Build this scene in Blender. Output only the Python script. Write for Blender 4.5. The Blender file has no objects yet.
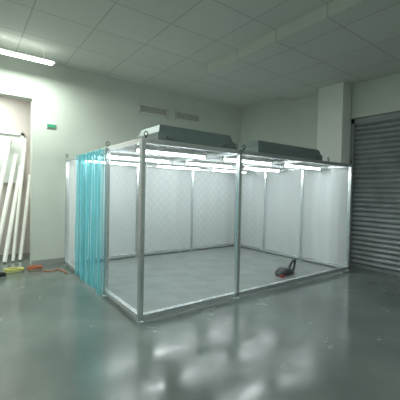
import bpy, bmesh, math, random
from mathutils import Vector, Matrix
random.seed(4)
sc=bpy.context.scene
sc.view_settings.view_transform='Standard'
sc.view_settings.exposure=.35
COL=sc.collection
# ---------------------------------------------------------------- materials
def mat(name,col,rough=.5,metal=0,noise=0,nscale=6,bump=0,emis=None,es=0,alpha=1,spec=.5):
    m=bpy.data.materials.new(name); m.use_nodes=True
    nt=m.node_tree; b=nt.nodes['Principled BSDF']
    b.inputs['Base Color'].default_value=(*col,1); b.inputs['Roughness'].default_value=rough
    b.inputs['Metallic'].default_value=metal; b.inputs['Specular IOR Level'].default_value=spec
    b.inputs['Alpha'].default_value=alpha
    if noise or bump:
        tc=nt.nodes.new('ShaderNodeTexCoord'); n=nt.nodes.new('ShaderNodeTexNoise')
        n.inputs['Scale'].default_value=nscale; n.inputs['Detail'].default_value=5
        nt.links.new(tc.outputs['Object'],n.inputs['Vector'])
        if noise:
            r=nt.nodes.new('ShaderNodeValToRGB')
            r.color_ramp.elements[0].position=.3; r.color_ramp.elements[1].position=.7
            r.color_ramp.elements[0].color=(*[c*(1-noise) for c in col],1)
            r.color_ramp.elements[1].color=(*[min(1,c*(1+noise)) for c in col],1)
            nt.links.new(n.outputs['Fac'],r.inputs['Fac']); nt.links.new(r.outputs['Color'],b.inputs['Base Color'])
        if bump:
            bp=nt.nodes.new('ShaderNodeBump'); bp.inputs['Strength'].default_value=bump; bp.inputs['Distance'].default_value=.02
            nt.links.new(n.outputs['Fac'],bp.inputs['Height']); nt.links.new(bp.outputs['Normal'],b.inputs['Normal'])
    if emis:
        b.inputs['Emission Color'].default_value=(*emis,1); b.inputs['Emission Strength'].default_value=es
    return m
def rough_var(m,lo,hi,scale):
    nt=m.node_tree; N=nt.nodes.new; L=nt.links.new
    tc=N('ShaderNodeTexCoord'); n=N('ShaderNodeTexNoise'); n.inputs['Scale'].default_value=scale; n.inputs['Detail'].default_value=6; n.inputs['Roughness'].default_value=.65
    mp=N('ShaderNodeMapRange'); mp.inputs[1].default_value=.35; mp.inputs[2].default_value=.65; mp.inputs[3].default_value=lo; mp.inputs[4].default_value=hi
    L(tc.outputs['Object'],n.inputs['Vector']); L(n.outputs['Fac'],mp.inputs[0]); L(mp.outputs[0],nt.nodes['Principled BSDF'].inputs['Roughness'])
def curtain_mat(name,col,opac,line,lineop,pitch=.1,lw=.12):
    m=bpy.data.materials.new(name); m.use_nodes=True; nt=m.node_tree
    for n in list(nt.nodes): nt.nodes.remove(n)
    N=nt.nodes.new; L=nt.links.new
    out=N('ShaderNodeOutputMaterial'); tc=N('ShaderNodeTexCoord'); sp=N('ShaderNodeSeparateXYZ'); L(tc.outputs['Object'],sp.inputs[0])
    def M(op,a,b=None):
        n=N('ShaderNodeMath'); n.operation=op
        for i,v in enumerate((a,b)):
            if v is None: continue
            if isinstance(v,(int,float)): n.inputs[i].default_value=v
            else: L(v,n.inputs[i])
        return n.outputs[0]
    u=M('ADD',sp.outputs[0],sp.outputs[1])
    def ln(x): return M('LESS_THAN',M('FRACT',M('DIVIDE',M('ADD',x,50.0),pitch)),lw)
    d1=ln(M('ADD',u,sp.outputs[2])); d2=ln(M('SUBTRACT',u,sp.outputs[2]))
    g=M('MAXIMUM',d1,d2)
    dif=N('ShaderNodeBsdfDiffuse'); tl=N('ShaderNodeBsdfTranslucent'); gl=N('ShaderNodeBsdfGlossy'); tr=N('ShaderNodeBsdfTransparent')
    mc=N('ShaderNodeMix'); mc.data_type='RGBA'; L(g,mc.inputs[0]); mc.inputs[6].default_value=(*col,1); mc.inputs[7].default_value=(*line,1)
    L(mc.outputs[2],dif.inputs[0]); L(mc.outputs[2],tl.inputs[0]); gl.inputs['Roughness'].default_value=.15
    a=N('ShaderNodeMixShader'); a.inputs[0].default_value=.35; L(dif.outputs[0],a.inputs[1]); L(tl.outputs[0],a.inputs[2])
    b=N('ShaderNodeMixShader'); b.inputs[0].default_value=.05; L(a.outputs[0],b.inputs[1]); L(gl.outputs[0],b.inputs[2])
    op=M('ADD',opac,M('MULTIPLY',g,lineop-opac))
    c=N('ShaderNodeMixShader'); L(op,c.inputs[0]); L(tr.outputs[0],c.inputs[1]); L(b.outputs[0],c.inputs[2])
    L(c.outputs[0],out.inputs[0]); return m
def tile_mat(name,col,line,pitch=.6,lw=.03):
    m=mat(name,col,.75); nt=m.node_tree; N=nt.nodes.new; L=nt.links.new
    tc=N('ShaderNodeTexCoord'); br=N('ShaderNodeTexBrick'); br.offset=0; br.squash=1
    br.inputs['Scale'].default_value=1; br.inputs['Brick Width'].default_value=pitch; br.inputs['Row Height'].default_value=pitch
    br.inputs['Mortar Size'].default_value=lw*.35; br.inputs['Mortar Smooth'].default_value=.1
    br.inputs['Color1'].default_value=(*col,1); br.inputs['Color2'].default_value=(*[c*.95 for c in col],1); br.inputs['Mortar'].default_value=(*line,1)
    L(tc.outputs['Object'],br.inputs['Vector']); L(br.outputs['Color'],nt.nodes['Principled BSDF'].inputs['Base Color']); return m
M_floor=mat('epoxy_floor',(.115,.140,.128),.17,noise=.28,nscale=.9,bump=.03,spec=.45); rough_var(M_floor,.1,.28,1.6)
M_bfloor=mat('booth_floor_mat',(.20,.225,.215),.25,noise=.12,nscale=3,bump=.02,spec=.45)
M_ceil=tile_mat('ceiling_tiles',(.58,.61,.56),(.40,.42,.39),.9)
M_wall=mat('wall_paint',(.54,.58,.52),.7,noise=.04,nscale=1.3)
M_col=mat('column_paint',(.74,.76,.72),.6,noise=.03,nscale=2)
M_side=mat('side_room_paint',(.62,.57,.54),.7,noise=.04,nscale=2)
M_alu=mat('aluminium_profile',(.76,.79,.80),.25,metal=.9,noise=.05,nscale=20)
M_shut=mat('shutter_steel',(.24,.26,.262),.45,metal=.5,noise=.12,nscale=3)
M_ffu=mat('ffu_painted_steel',(.16,.21,.20),.42,metal=.25,noise=.06,nscale=8)
M_dark=mat('dark_plastic',(.012,.012,.014),.45)
M_red=mat('red_fabric',(.25,.015,.012),.6)
M_white=mat('white_plastic',(.8,.8,.78),.4)
M_board=mat('white_pipe',(.80,.81,.76),.35,noise=.04,nscale=5)
M_grille=mat('grille_metal',(.62,.64,.58),.5)
M_orange=mat('orange_hose',(.4,.12,.05),.5)
M_yel=mat('yellow_hose',(.5,.5,.15),.5)
M_green=mat('exit_green',(.05,.30,.16),.4)
M_tube=mat('led_tube',(1,1,1),.5,emis=(.90,.98,1),es=13)
M_tube2=mat('fluorescent_tube',(1,1,1),.5,emis=(.95,1,.93),es=7)
M_grid=curtain_mat('grid_curtain',(.90,.94,.96),.62,(.64,.68,.70),.8,.11,.12)
M_clear=curtain_mat('clear_grid_curtain',(.85,.9,.91),.03,(.8,.85,.87),.12,.11,.12)
M_roof=curtain_mat('roof_sheet',(.7,.72,.7),.3,(.4,.4,.4),.4,.2,.08)
def strip_mat():
    m=bpy.data.materials.new('blue_pvc_strip'); m.use_nodes=True; nt=m.node_tree
    for n in list(nt.nodes): nt.nodes.remove(n)
    N=nt.nodes.new; L=nt.links.new
    out=N('ShaderNodeOutputMaterial'); d=N('ShaderNodeBsdfDiffuse'); t=N('ShaderNodeBsdfTranslucent'); g=N('ShaderNodeBsdfGlossy'); tr=N('ShaderNodeBsdfTransparent')
    for n,c in ((d,(.25,.64,.70)),(t,(.30,.76,.82)),(tr,(.58,.87,.91)),(g,(.9,1,1))): n.inputs[0].default_value=(*c,1)
    g.inputs['Roughness'].default_value=.1
    a=N('ShaderNodeMixShader'); a.inputs[0].default_value=.5; L(d.outputs[0],a.inputs[1]); L(t.outputs[0],a.inputs[2])
    b=N('ShaderNodeMixShader'); b.inputs[0].default_value=.2; L(a.outputs[0],b.inputs[1]); L(g.outputs[0],b.inputs[2])
    lw=N('ShaderNodeLayerWeight'); lw.inputs[0].default_value=.35
    mp=N('ShaderNodeMapRange'); mp.inputs[3].default_value=.25; mp.inputs[4].default_value=.85; L(lw.outputs['Facing'],mp.inputs[0])
    c=N('ShaderNodeMixShader'); L(mp.outputs[0],c.inputs[0]); L(tr.outputs[0],c.inputs[1]); L(b.outputs[0],c.inputs[2])
    L(c.outputs[0],out.inputs[0]); return m
M_strip=strip_mat()
# ---------------------------------------------------------------- geometry helpers
def fin(bm,name,m,parent=None,smooth=False):
    me=bpy.data.meshes.new(name); bmesh.ops.recalc_face_normals(bm,faces=bm.faces) ; bm.to_mesh(me); bm.free()
    o=bpy.data.objects.new(name,me); COL.objects.link(o)
    for mm in (m if isinstance(m,(list,tuple)) else [m]): me.materials.append(mm)
    if smooth:
        for p in me.polygons: p.use_smooth=True
    if parent: o.parent=parent
    return o
def bx(bm,a,b,mi=0):
    x0,y0,z0=a;x1,y1,z1=b
    v=[bm.verts.new(p) for p in ((x0,y0,z0),(x1,y0,z0),(x1,y1,z0),(x0,y1,z0),(x0,y0,z1),(x1,y0,z1),(x1,y1,z1),(x0,y1,z1))]
    for q in ((0,3,2,1),(4,5,6,7),(0,1,5,4),(1,2,6,5),(2,3,7,6),(3,0,4,7)):
        f=bm.faces.new([v[i] for i in q]); f.material_index=mi
def box(name,a,b,m,parent=None):
    bm=bmesh.new(); bx(bm,a,b); return fin(bm,name,m,parent)
def prism(bm,sec,p0,p1,up=None,mi=0):
    p0=Vector(p0);p1=Vector(p1);d=(p1-p0).normalized()
    up=Vector(up) if up else (Vector((0,0,1)) if abs(d.z)<.9 else Vector((0,1,0)))
    r=d.cross(up).normalized(); u=r.cross(d)
    A=[bm.verts.new(p0+r*x+u*y) for x,y in sec]; B=[bm.verts.new(p1+r*x+u*y) for x,y in sec]
    n=len(sec)
    for i in range(n):
        f=bm.faces.new((A[i],A[(i+1)%n],B[(i+1)%n],B[i])); f.material_index=mi
    f=bm.faces.new(A[::-1]); f.material_index=mi; f=bm.faces.new(B); f.material_index=mi
def slot(w):
    h=w/2; s=w*.09; d=w*.16; q=[]
    for k in range(4):
        c,sn=math.cos(k*math.pi/2),math.sin(k*math.pi/2)
        for x,y in ((-h*.97,-h),(-s,-h),(-s,-h+d),(s,-h+d),(s,-h),(h*.97,-h)):
            q.append((x*c-y*sn,x*sn+y*c))
    return q
def circ(r,n=10): return [(r*math.cos(2*math.pi*i/n),r*math.sin(2*math.pi*i/n)) for i in range(n)]
def empty(name,loc=(0,0,0)):
    e=bpy.data.objects.new(name,None); COL.objects.link(e); e.location=loc; e.empty_display_size=.2; return e
def tube(name,pts,r,m,parent=None,cyc=False):
    cu=bpy.data.curves.new(name,'CURVE'); cu.dimensions='3D'; cu.bevel_depth=r; cu.bevel_resolution=3
    s=cu.splines.new('NURBS'); s.points.add(len(pts)-1)
    for i,p in enumerate(pts): s.points[i].co=(*p,1)
    s.order_u=3; s.use_endpoint_u=True; s.use_cyclic_u=cyc
    cu.materials.append(m); o=bpy.data.objects.new(name,cu); COL.objects.link(o)
    if parent:o.parent=parent
    return o
# ---------------------------------------------------------------- room
X0,X1,Y0,Y1,ZC=-4.5,5.2,-6.5,3.8,4.2
box('floor',(X0-.2,Y0-.2,-.1),(X1+.3,7.2,0),M_floor)
box('ceiling',(X0-.2,Y0-.2,ZC),(X1+.3,7.2,ZC+.12),M_ceil)
OX=-.59
bm=bmesh.new(); bx(bm,(OX,Y1,0),(X1+.2,Y1+.2,ZC)); fin(bm,'wall_back',M_wall)
box('wall_back_header',(-3.2,Y1,3.4),(OX,Y1+.2,ZC),M_wall); box('wall_back_left',(X0,Y1,0),(-3.2,Y1+.2,ZC),M_wall)
box('wall_right',(X1,.29,0),(X1+.2,Y1,ZC),M_wall)
box('wall_right_header',(X1,-3.6,3.27),(X1+.2,.28,ZC),M_wall)
box('wall_right_near',(X1,Y0,0),(X1+.2,-3.61,ZC),M_wall)
box('wall_left',(X0-.2,Y0,0),(X0,7,ZC),M_wall)
box('wall_front',(X0-.2,Y0-.2,0),(X1+.2,Y0,ZC),M_wall)
box('wall_recess_back',(X0,5.3,0),(.3,5.5,ZC),M_side)
box('wall_recess_right',(.1,4.0,0),(.3,5.3,ZC),M_side)
box('wall_column',(4.87,.3,0),(X1,.9,ZC),M_col)
bm=bmesh.new(); bx(bm,(2.3,Y0,4.02),(X1,1.9,ZC)); fin(bm,'ceiling_bulkhead',M_ceil)
box('baseboard_back',(OX,Y1-.015,0),(X1,Y1-.001,.1),mat('baseboard_paint',(.3,.31,.29),.5))
# window in recess
wn=empty('window_1'); bm=bmesh.new(); wx0,wx1,wz0,wz1=-2.6,-.55,1.7,2.9; yy=5.27
for a,b in (((wx0,wz0),(wx1,wz0+.06)),((wx0,wz1-.06),(wx1,wz1)),((wx0,wz0),(wx0+.06,wz1)),((wx1-.06,wz0),(wx1,wz1)),((-1.3,wz0),(-1.24,wz1)),((-1.95,wz0),(-1.89,wz1))):
    bx(bm,(a[0],yy-.04,a[1]),(b[0],yy+.02,b[1]))
fin(bm,'window_frame',M_white,wn)
box('window_pane',(wx0+.05,yy-.005,wz0+.05),(wx1-.05,yy+.005,wz1-.05),mat('frosted_glass',(.70,.76,.72),.25),wn)
# roller shutter
sh=empty('roller_shutter',(0,0,0))
bm=bmesh.new(); z=.06; P=.105; prof=[]
while z<3.15:
    for t,dx in ((0,0),(.08,-.006),(.3,-.026),(.55,-.03),(.8,-.02),(.93,-.004)):
        prof.append((X1+.055+dx,z+t*P))
    z+=P
a=[bm.verts.new((x,-3.5,zz)) for x,zz in prof]; b=[bm.verts.new((x,.2,zz)) for x,zz in prof]
for i in range(len(prof)-1): bm.faces.new((a[i],a[i+1],b[i+1],b[i]))
fin(bm,'shutter_slats',M_shut,sh)
bm=bmesh.new(); bx(bm,(X1+.0,.2,0.002),(X1+.1,.275,3.25)); bx(bm,(X1+.0,-3.59,0.002),(X1+.1,-3.52,3.25)); bx(bm,(X1+.01,-3.52,0.002),(X1+.07,.2,.07))
bx(bm,(X1+.0,-3.59,3.16),(X1+.1,.275,3.255)); fin(bm,'shutter_guides',M_shut,sh)
# air grilles on back wall
M_gd=mat('grille_dark',(.3,.31,.28),.7)
for k,(s0,s1) in enumerate(((1.75,2.55),(2.8,3.6))):
    bm=bmesh.new(); z0,z1=3.5,3.72; y=Y1-.004
    bx(bm,(s0,y-.03,z0),(s1,y,z0+.03)); bx(bm,(s0,y-.03,z1-.03),(s1,y,z1)); bx(bm,(s0,y-.03,z0),(s0+.03,y,z1)); bx(bm,(s1-.03,y-.03,z0),(s1,y,z1))
    bx(bm,(s0+.03,y-.004,z0+.03),(s1-.03,y,z1-.03),1)
    zz=z0+.05
    while zz<z1-.04:
        prism(bm,[(-.012,-.004),(.012,.006),(.012,.010),(-.012,0)],(s0+.03,y-.016,zz),(s1-.03,y-.016,zz)); zz+=.03
    fin(bm,'air_grille' if k==0 else 'air_grille.001',[M_grille,M_gd])
ex=empty('exit_sign')
box('sign_frame',(-.33,Y1-.02,2.85),(-.15,Y1-.003,2.94),M_white,ex); box('sign_body',(-.32,Y1-.03,2.86),(-.16,Y1-.02,2.93),M_green,ex)
def fixture(name,c,l,axis='x',power=60,colr=(.92,1,.92)):
    e=empty(name); cx,cy,cz=c
    bm=bmesh.new()
    d=Vector((1,0,0)) if axis=='x' else Vector((0,1,0)); C=Vector(c)
    prism(bm,[(-.05,.0),(-.03,.04),(.03,.04),(.05,0),(.04,-.015),(-.04,-.015)],C-d*l/2,C+d*l/2)
    for sg in (-1,1): prism(bm,circ(.008,6),C+d*l*.35*sg+Vector((0,0,.04)),Vector((cx,cy,ZC))+d*l*.35*sg)
    fin(bm,name+'_housing',M_white,e)
    bm=bmesh.new(); r=d.cross(Vector((0,0,1)))
    for sg in (-1,1): prism(bm,circ(.016,8),C-d*(l/2-.03)+r*.06*sg-Vector((0,0,.01)),C+d*(l/2-.03)+r*.06*sg-Vector((0,0,.01)))
    fin(bm,name+'_tubes',M_tube2,e)
    ld=bpy.data.lights.new(name+'_light','AREA'); ld.shape='RECTANGLE'; ld.size=l if axis=='x' else .15; ld.size_y=.15 if axis=='x' else l
    ld.energy=power; ld.color=colr; lo=bpy.data.objects.new(name+'_light',ld); COL.objects.link(lo); lo.location=C-Vector((0,0,.07)); lo.parent=e
    return e
fixture('fluorescent_light',(-.95,3.1,3.95),1.25,'x',power=52)
fixture('added_fill_batten',(-2.4,1.2,3.95),1.25,'x',power=52)  # unseen batten left of the view, added to lift the ambient light
def fill_panel_light(name,x,y,power,z=ZC,colr=(.92,1,.99),es=1.2):  # builds an added glowing ceiling panel with an area light
    e=empty(name); bm=bmesh.new()
    for a,b in (((-.6,-.3),(.6,-.27)),((-.6,.27),(.6,.3)),((-.6,-.27),(-.57,.27)),((.57,-.27),(.6,.27))): bx(bm,(x+a[0],y+a[1],z-.03),(x+b[0],y+b[1],z-.001))
    fin(bm,name+'_frame',M_white,e)
    box(name+'_diffuser',(x-.57,y-.27,z-.02),(x+.57,y+.27,z-.012),mat(name+'_acrylic',(.9,.9,.9),.5,emis=colr,es=es),e)
    ld=bpy.data.lights.new(name+'_light','AREA'); ld.shape='RECTANGLE'; ld.size=1.1; ld.size_y=.5; ld.energy=power; ld.color=colr
    lo=bpy.data.objects.new(name+'_light',ld); COL.objects.link(lo); lo.location=(x,y,z-.05); lo.parent=e
fill_panel_light('added_fill_panel',-3.2,-2.6,62)  # out of view, added only to brighten the closed room
fill_panel_light('added_fill_panel.001',1.0,-4.2,62)  # second added fill panel, also out of view overhead
fixture('added_recess_fill',(-1.5,4.6,3.75),1.25,'x',power=40,colr=(.96,1,.93))  # hidden lamp added to brighten the recess behind the opening
# ---------------------------------------------------------------- clean booth
W,D,H,w=4.73,3.45,2.215,.058
bx3=[0,1.577,3.153,W]; by=[0,1.15,2.3,D]
booth=empty('clean_booth')
S=slot(w); bm=bmesh.new()
posts=[(x,y) for x in bx3 for y in (0,D)]+[(x,y) for y in by[1:3] for x in (0,W)]
posts=[p for p in posts if p!=(bx3[2],0)]
for x,y in posts: prism(bm,S,(x,y,.03),(x,y,H))
for y in (0,D): prism(bm,S,(w/2,y,H-w/2),(W-w/2,y,H-w/2)); 
for x in (0,W): prism(bm,S,(x,w/2,H-w/2),(x,D-w/2,H-w/2))
for x in bx3[1:3]: prism(bm,S,(x,w/2,H-w/2),(x,D-w/2,H-w/2))
for y in by[1:3]: prism(bm,S,(w/2,y,H-w/2),(W-w/2,y,H-w/2))
for y in (0,D): prism(bm,S,(w/2,y,.07),(W-w/2,y,.07))
prism(bm,S,(W,w/2,.07),(W,D-w/2,.07)); prism(bm,S,(0,w/2,.07),(0,by[1],.07)); prism(bm,S,(0,by[2],.07),(0,D,.07))
fin(bm,'aluminium_frame',M_alu,booth)
bm=bmesh.new()
for x,y in posts:
    prism(bm,circ(.05,14),(x,y,0.001),(x,y,.012)); prism(bm,circ(.012,8),(x,y,.012),(x,y,.035))
    sx=1 if x<W-.1 else -1
    prism(bm,[(-.018,0),(.018,0),(.018,.05),(-.018,.05)],(x+sx*.03,y,H-.1),(x+sx*.035,y,H-.1))
fin(bm,'levelling_feet',M_alu,booth)
def panel(name,a,b,m,n=24,amp=.008,z0=.1,z1=H-w):
    bm=bmesh.new(); a=Vector((*a,0)); b=Vector((*b,0)); d=b-a; nn=Vector((-d.y,d.x,0)).normalized(); ph=random.random()*6
    pr=[]
    for i in range(n+1):
        t=i/n; p=a+d*t+nn*amp*math.sin(t*21+ph)
        pr.append((bm.verts.new((p.x,p.y,z0)),bm.verts.new((p.x,p.y,z1))))
    for i in range(n): bm.faces.new((pr[i][0],pr[i+1][0],pr[i+1][1],pr[i][1]))
    return fin(bm,name,m,booth,True)
h=w/2+.003
for i in range(3):
    panel(f'back_curtain_{i+1}',(bx3[i]+h,D),(bx3[i+1]-h,D),M_grid)
    panel(f'right_curtain_{i+1}',(W,by[i]+h),(W,by[i+1]-h),M_grid)
M_semi=curtain_mat('left_sheet',(.84,.87,.87),.3,(.7,.72,.72),.45,.11,.12)
panel('left_curtain_1',(0,by[2]+h),(0,by[3]-h),M_semi)
panel('left_curtain_2',(0,by[0]+h),(0,by[1]-h),M_clear)
panel('front_curtain_1',(bx3[0]+h,0),(bx3[1]-h,0),M_clear)
panel('front_curtain_2',(bx3[1]+h,0),(W-h,0),M_clear,40)
bm=bmesh.new(); bx(bm,(.03,.03,H+.001),(W-.03,D-.03,H+.006)); fin(bm,'roof_sheet',M_roof,booth)
# strip curtain : overlapping curved strips hung outside the frame
bm=bmesh.new(); ns=9; y0,y1=by[1]-.04,by[2]+.1; pw=(y1-y0)/ns
for k in range(ns):
    c=y0+(k+.5)*pw; off=.014*(1 if k%2 else -1)-.085; pr=[]
    for i in range(11):
        t=i/10-.5; yy=c+t*pw*1.3; xx=off+.028*math.cos(t*math.pi*2)*(1 if k%2 else -1)
        pr.append([bm.verts.new((xx+.008*math.sin(k*2+j),yy+.014*math.sin(k*3+j*.9)*(j<6),.04+.02*(k%3)*(j==0)+j*(H-.07)/6)) for j in range(7)])
    for i in range(10):
        for j in range(6): bm.faces.new((pr[i][j],pr[i+1][j],pr[i+1][j+1],pr[i][j+1]))
fin(bm,'pvc_strip_curtain',M_strip,booth,True)
box('strip_hanger_rail',(-.055,y0,H-.06),(-.03,y1,H-.01),M_alu,booth)
# led tubes under the roof
bm=bmesh.new(); bmh=bmesh.new()
for yy in (.6,1.72,2.88):
    for i in range(3):
        a=bx3[i]+.2; b=bx3[i+1]-.2
        prism(bm,circ(.02,8),(a,yy,H-.08),(b,yy,H-.08))
        bx(bmh,(a-.02,yy-.02,H-.058),(b+.02,yy+.02,H-.0))
        bx(bmh,(a-.03,yy-.02,H-.1),(a-.0,yy+.02,H-.058)); bx(bmh,(b,yy-.02,H-.1),(b+.03,yy+.02,H-.058))
fin(bm,'led_tubes',M_tube,booth); fin(bmh,'led_tube_holders',M_white,booth)
for i in range(3):
    for j,yy in enumerate((.6,1.72,2.88)):
        ld=bpy.data.lights.new(f'led_light_{i}_{j}','AREA'); ld.shape='RECTANGLE'; ld.size=1.15; ld.size_y=.05; ld.energy=4.6; ld.color=(.90,.98,1)
        lo=bpy.data.objects.new(f'led_light_{i}_{j}',ld); COL.objects.link(lo); lo.location=((bx3[i]+bx3[i+1])/2,yy,H-.105); lo.parent=booth
# lifting eye bolts on frame
bm=bmesh.new()
for x,y in ((.04,.0),(1.5,0),(1.66,0),(3.9,0),(W,0),(0,1.15),(0,D),(W,D)):
    prism(bm,circ(.01,6),(x,y,H),(x,y,H+.03))
    c=Vector((x,y,H+.055)); pts=[c+Vector((.024*math.cos(t*math.pi/5),0,.028*math.sin(t*math.pi/5))) for t in range(11)]
    for i in range(10): prism(bm,circ(.006,6),pts[i],pts[i+1],up=(0,1,0))
fin(bm,'eye_bolts',M_dark,booth)
# FFUs
def ffu(name,s0,s1,l0,l1):
    e=empty(name); z=H+.007; bm=bmesh.new()
    def ring(i,zz): return [bm.verts.new(p) for p in ((s0+i,l0+i,zz),(s1-i,l0+i,zz),(s1-i,l1-i,zz),(s0+i,l1-i,zz))]
    R=[ring(0,z),ring(0,z+.1),ring(.012,z+.1),ring(.02,z+.11),ring(.05,z+.2),ring(.07,z+.21)]
    for a,b in zip(R,R[1:]):
        for i in range(4): bm.faces.new((a[i],a[(i+1)%4],b[(i+1)%4],b[i]))
    bm.faces.new(R[0][::-1]); bm.faces.new(R[-1])
    fin(bm,name+'_housing',M_ffu,e)
    bm=bmesh.new(); cx=(s0+s1)/2; cy=(l0+l1)/2
    prism(bm,circ(.15,24),(cx,cy,z+.21),(cx,cy,z+.225)); prism(bm,circ(.05,16),(cx,cy,z+.225),(cx,cy,z+.24))
    fin(bm,name+'_fan_inlet',M_dark,e)
    bm=bmesh.new()
    for x in (s0+.12,s1-.22):
        bx(bm,(x,l0-.02,z+.03),(x+.1,l0-.012,z+.05)); bx(bm,(x,l0-.02,z+.03),(x+.012,l0,z+.05)); bx(bm,(x+.088,l0-.02,z+.03),(x+.1,l0,z+.05))
    fin(bm,name+'_handles',M_ffu,e)
ffu('fan_filter_unit',.22,1.5,.03,.65)
ffu('fan_filter_unit.001',2.0,3.75,.03,.65)
bm=bmesh.new(); bx(bm,(.04,.04,0.001),(W-.04,D-.04,.005)); fin(bm,'vinyl_floor_mat',M_bfloor)
# tool bag on floor inside
tb=empty('tool_bag'); bm=bmesh.new()
secs=[(0,.05,.04),(.06,.10,.10),(.18,.12,.15),(.32,.12,.13),(.42,.09,.10),(.48,.04,.05)]
rings=[]
for x,hw,hh in secs:
    rings.append([bm.verts.new((3.1+x,.5+hw*math.cos(t*math.pi/5)*(1+.1*math.sin(t*2)),.006+hh/2+hh/2*math.sin(t*math.pi/5))) for t in range(10)])
for a,b in zip(rings,rings[1:]):
    for i in range(10): bm.faces.new((a[i],a[(i+1)%10],b[(i+1)%10],b[i]))
bm.faces.new(rings[0][::-1]); bm.faces.new(rings[-1]); fin(bm,'bag_body',M_dark,tb,True)
bm=bmesh.new(); bx(bm,(3.07,.37,.006),(3.2,.42,.04)); fin(bm,'red_pouch',M_red,tb)
tube('bag_handle',[(3.45,.5,.1),(3.52,.49,.24),(3.6,.48,.28),(3.64,.5,.2),(3.6,.5,.06)],.024,M_dark,tb)
# leaning pipes
lb=empty('leaning_pipes')
def lean(k,p0,p1,r=.045):
    bm=bmesh.new(); prism(bm,circ(r,14),p0,p1); 
    d=(Vector(p1)-Vector(p0)).normalized()
    prism(bm,circ(r*1.18,14),Vector(p1)-d*.1,p1); fin(bm,f'pipe_{k}',M_board,lb,False)
lean(1,(-1.35,4.35,.02),(-.85,5.14,2.7)); lean(2,(-1.2,4.3,.02),(-.72,5.14,2.35)); lean(3,(-1.02,4.3,.02),(-.62,5.14,2.1))
lean(4,(-.86,4.35,.02),(-.52,5.14,2.75),.035); lean(5,(-1.5,4.4,.02),(-1.2,5.14,2.5)); lean(6,(-.72,4.4,.02),(-.42,5.14,1.9),.04)
# hoses on floor near doorway
hc=empty('hose_coil')
def coil(n,c,r,m,t=.016,turns=3):
    pts=[(c[0]+(r+.015*math.sin(k*1.3))*math.cos(k*.6),c[1]+(r*.8)*math.sin(k*.6),.02+.012*k/6+.01*abs(math.sin(k))) for k in range(int(turns*10.5))]
    tube(n,pts,t,m,hc)
coil('coil_1',(-.95,3.35),.15,M_yel,.012); coil('coil_2',(-.6,3.35),.12,M_orange,.011); coil('coil_3',(-1.25,3.1),.14,M_dark,.012)
tube('loose_hose',[(-.5,3.2,.015),(-.35,3.0,.015),(-.25,3.2,.015),(-.16,3.0,.015),(-.16,2.75,.015)],.01,M_orange,hc)
# ---------------------------------------------------------------- world + camera
wd=bpy.data.worlds.new('world'); sc.world=wd; wd.use_nodes=True
wd.node_tree.nodes['Background'].inputs[0].default_value=(.5,.53,.5,1); wd.node_tree.nodes['Background'].inputs[1].default_value=.05
cam=bpy.data.cameras.new('camera'); co=bpy.data.objects.new('camera',cam); COL.objects.link(co)
cam.sensor_width=36; cam.lens=318/400*36; cam.clip_start=.05
fwd=Vector((.596,.803,0)).normalized(); p=math.radians(1.6); f=(fwd*math.cos(p)+Vector((0,0,-1))*math.sin(p)).normalized()
r=f.cross(Vector((0,0,1))).normalized(); u=r.cross(f); th=math.radians(1.2)
r2=r*math.cos(th)+u*math.sin(th); u2=-r*math.sin(th)+u*math.cos(th)
mw=Matrix((( r2.x,u2.x,-f.x,-1.70),(r2.y,u2.y,-f.y,-3.45),(r2.z,u2.z,-f.z,1.60),(0,0,0,1)))
co.matrix_world=mw; sc.camera=co
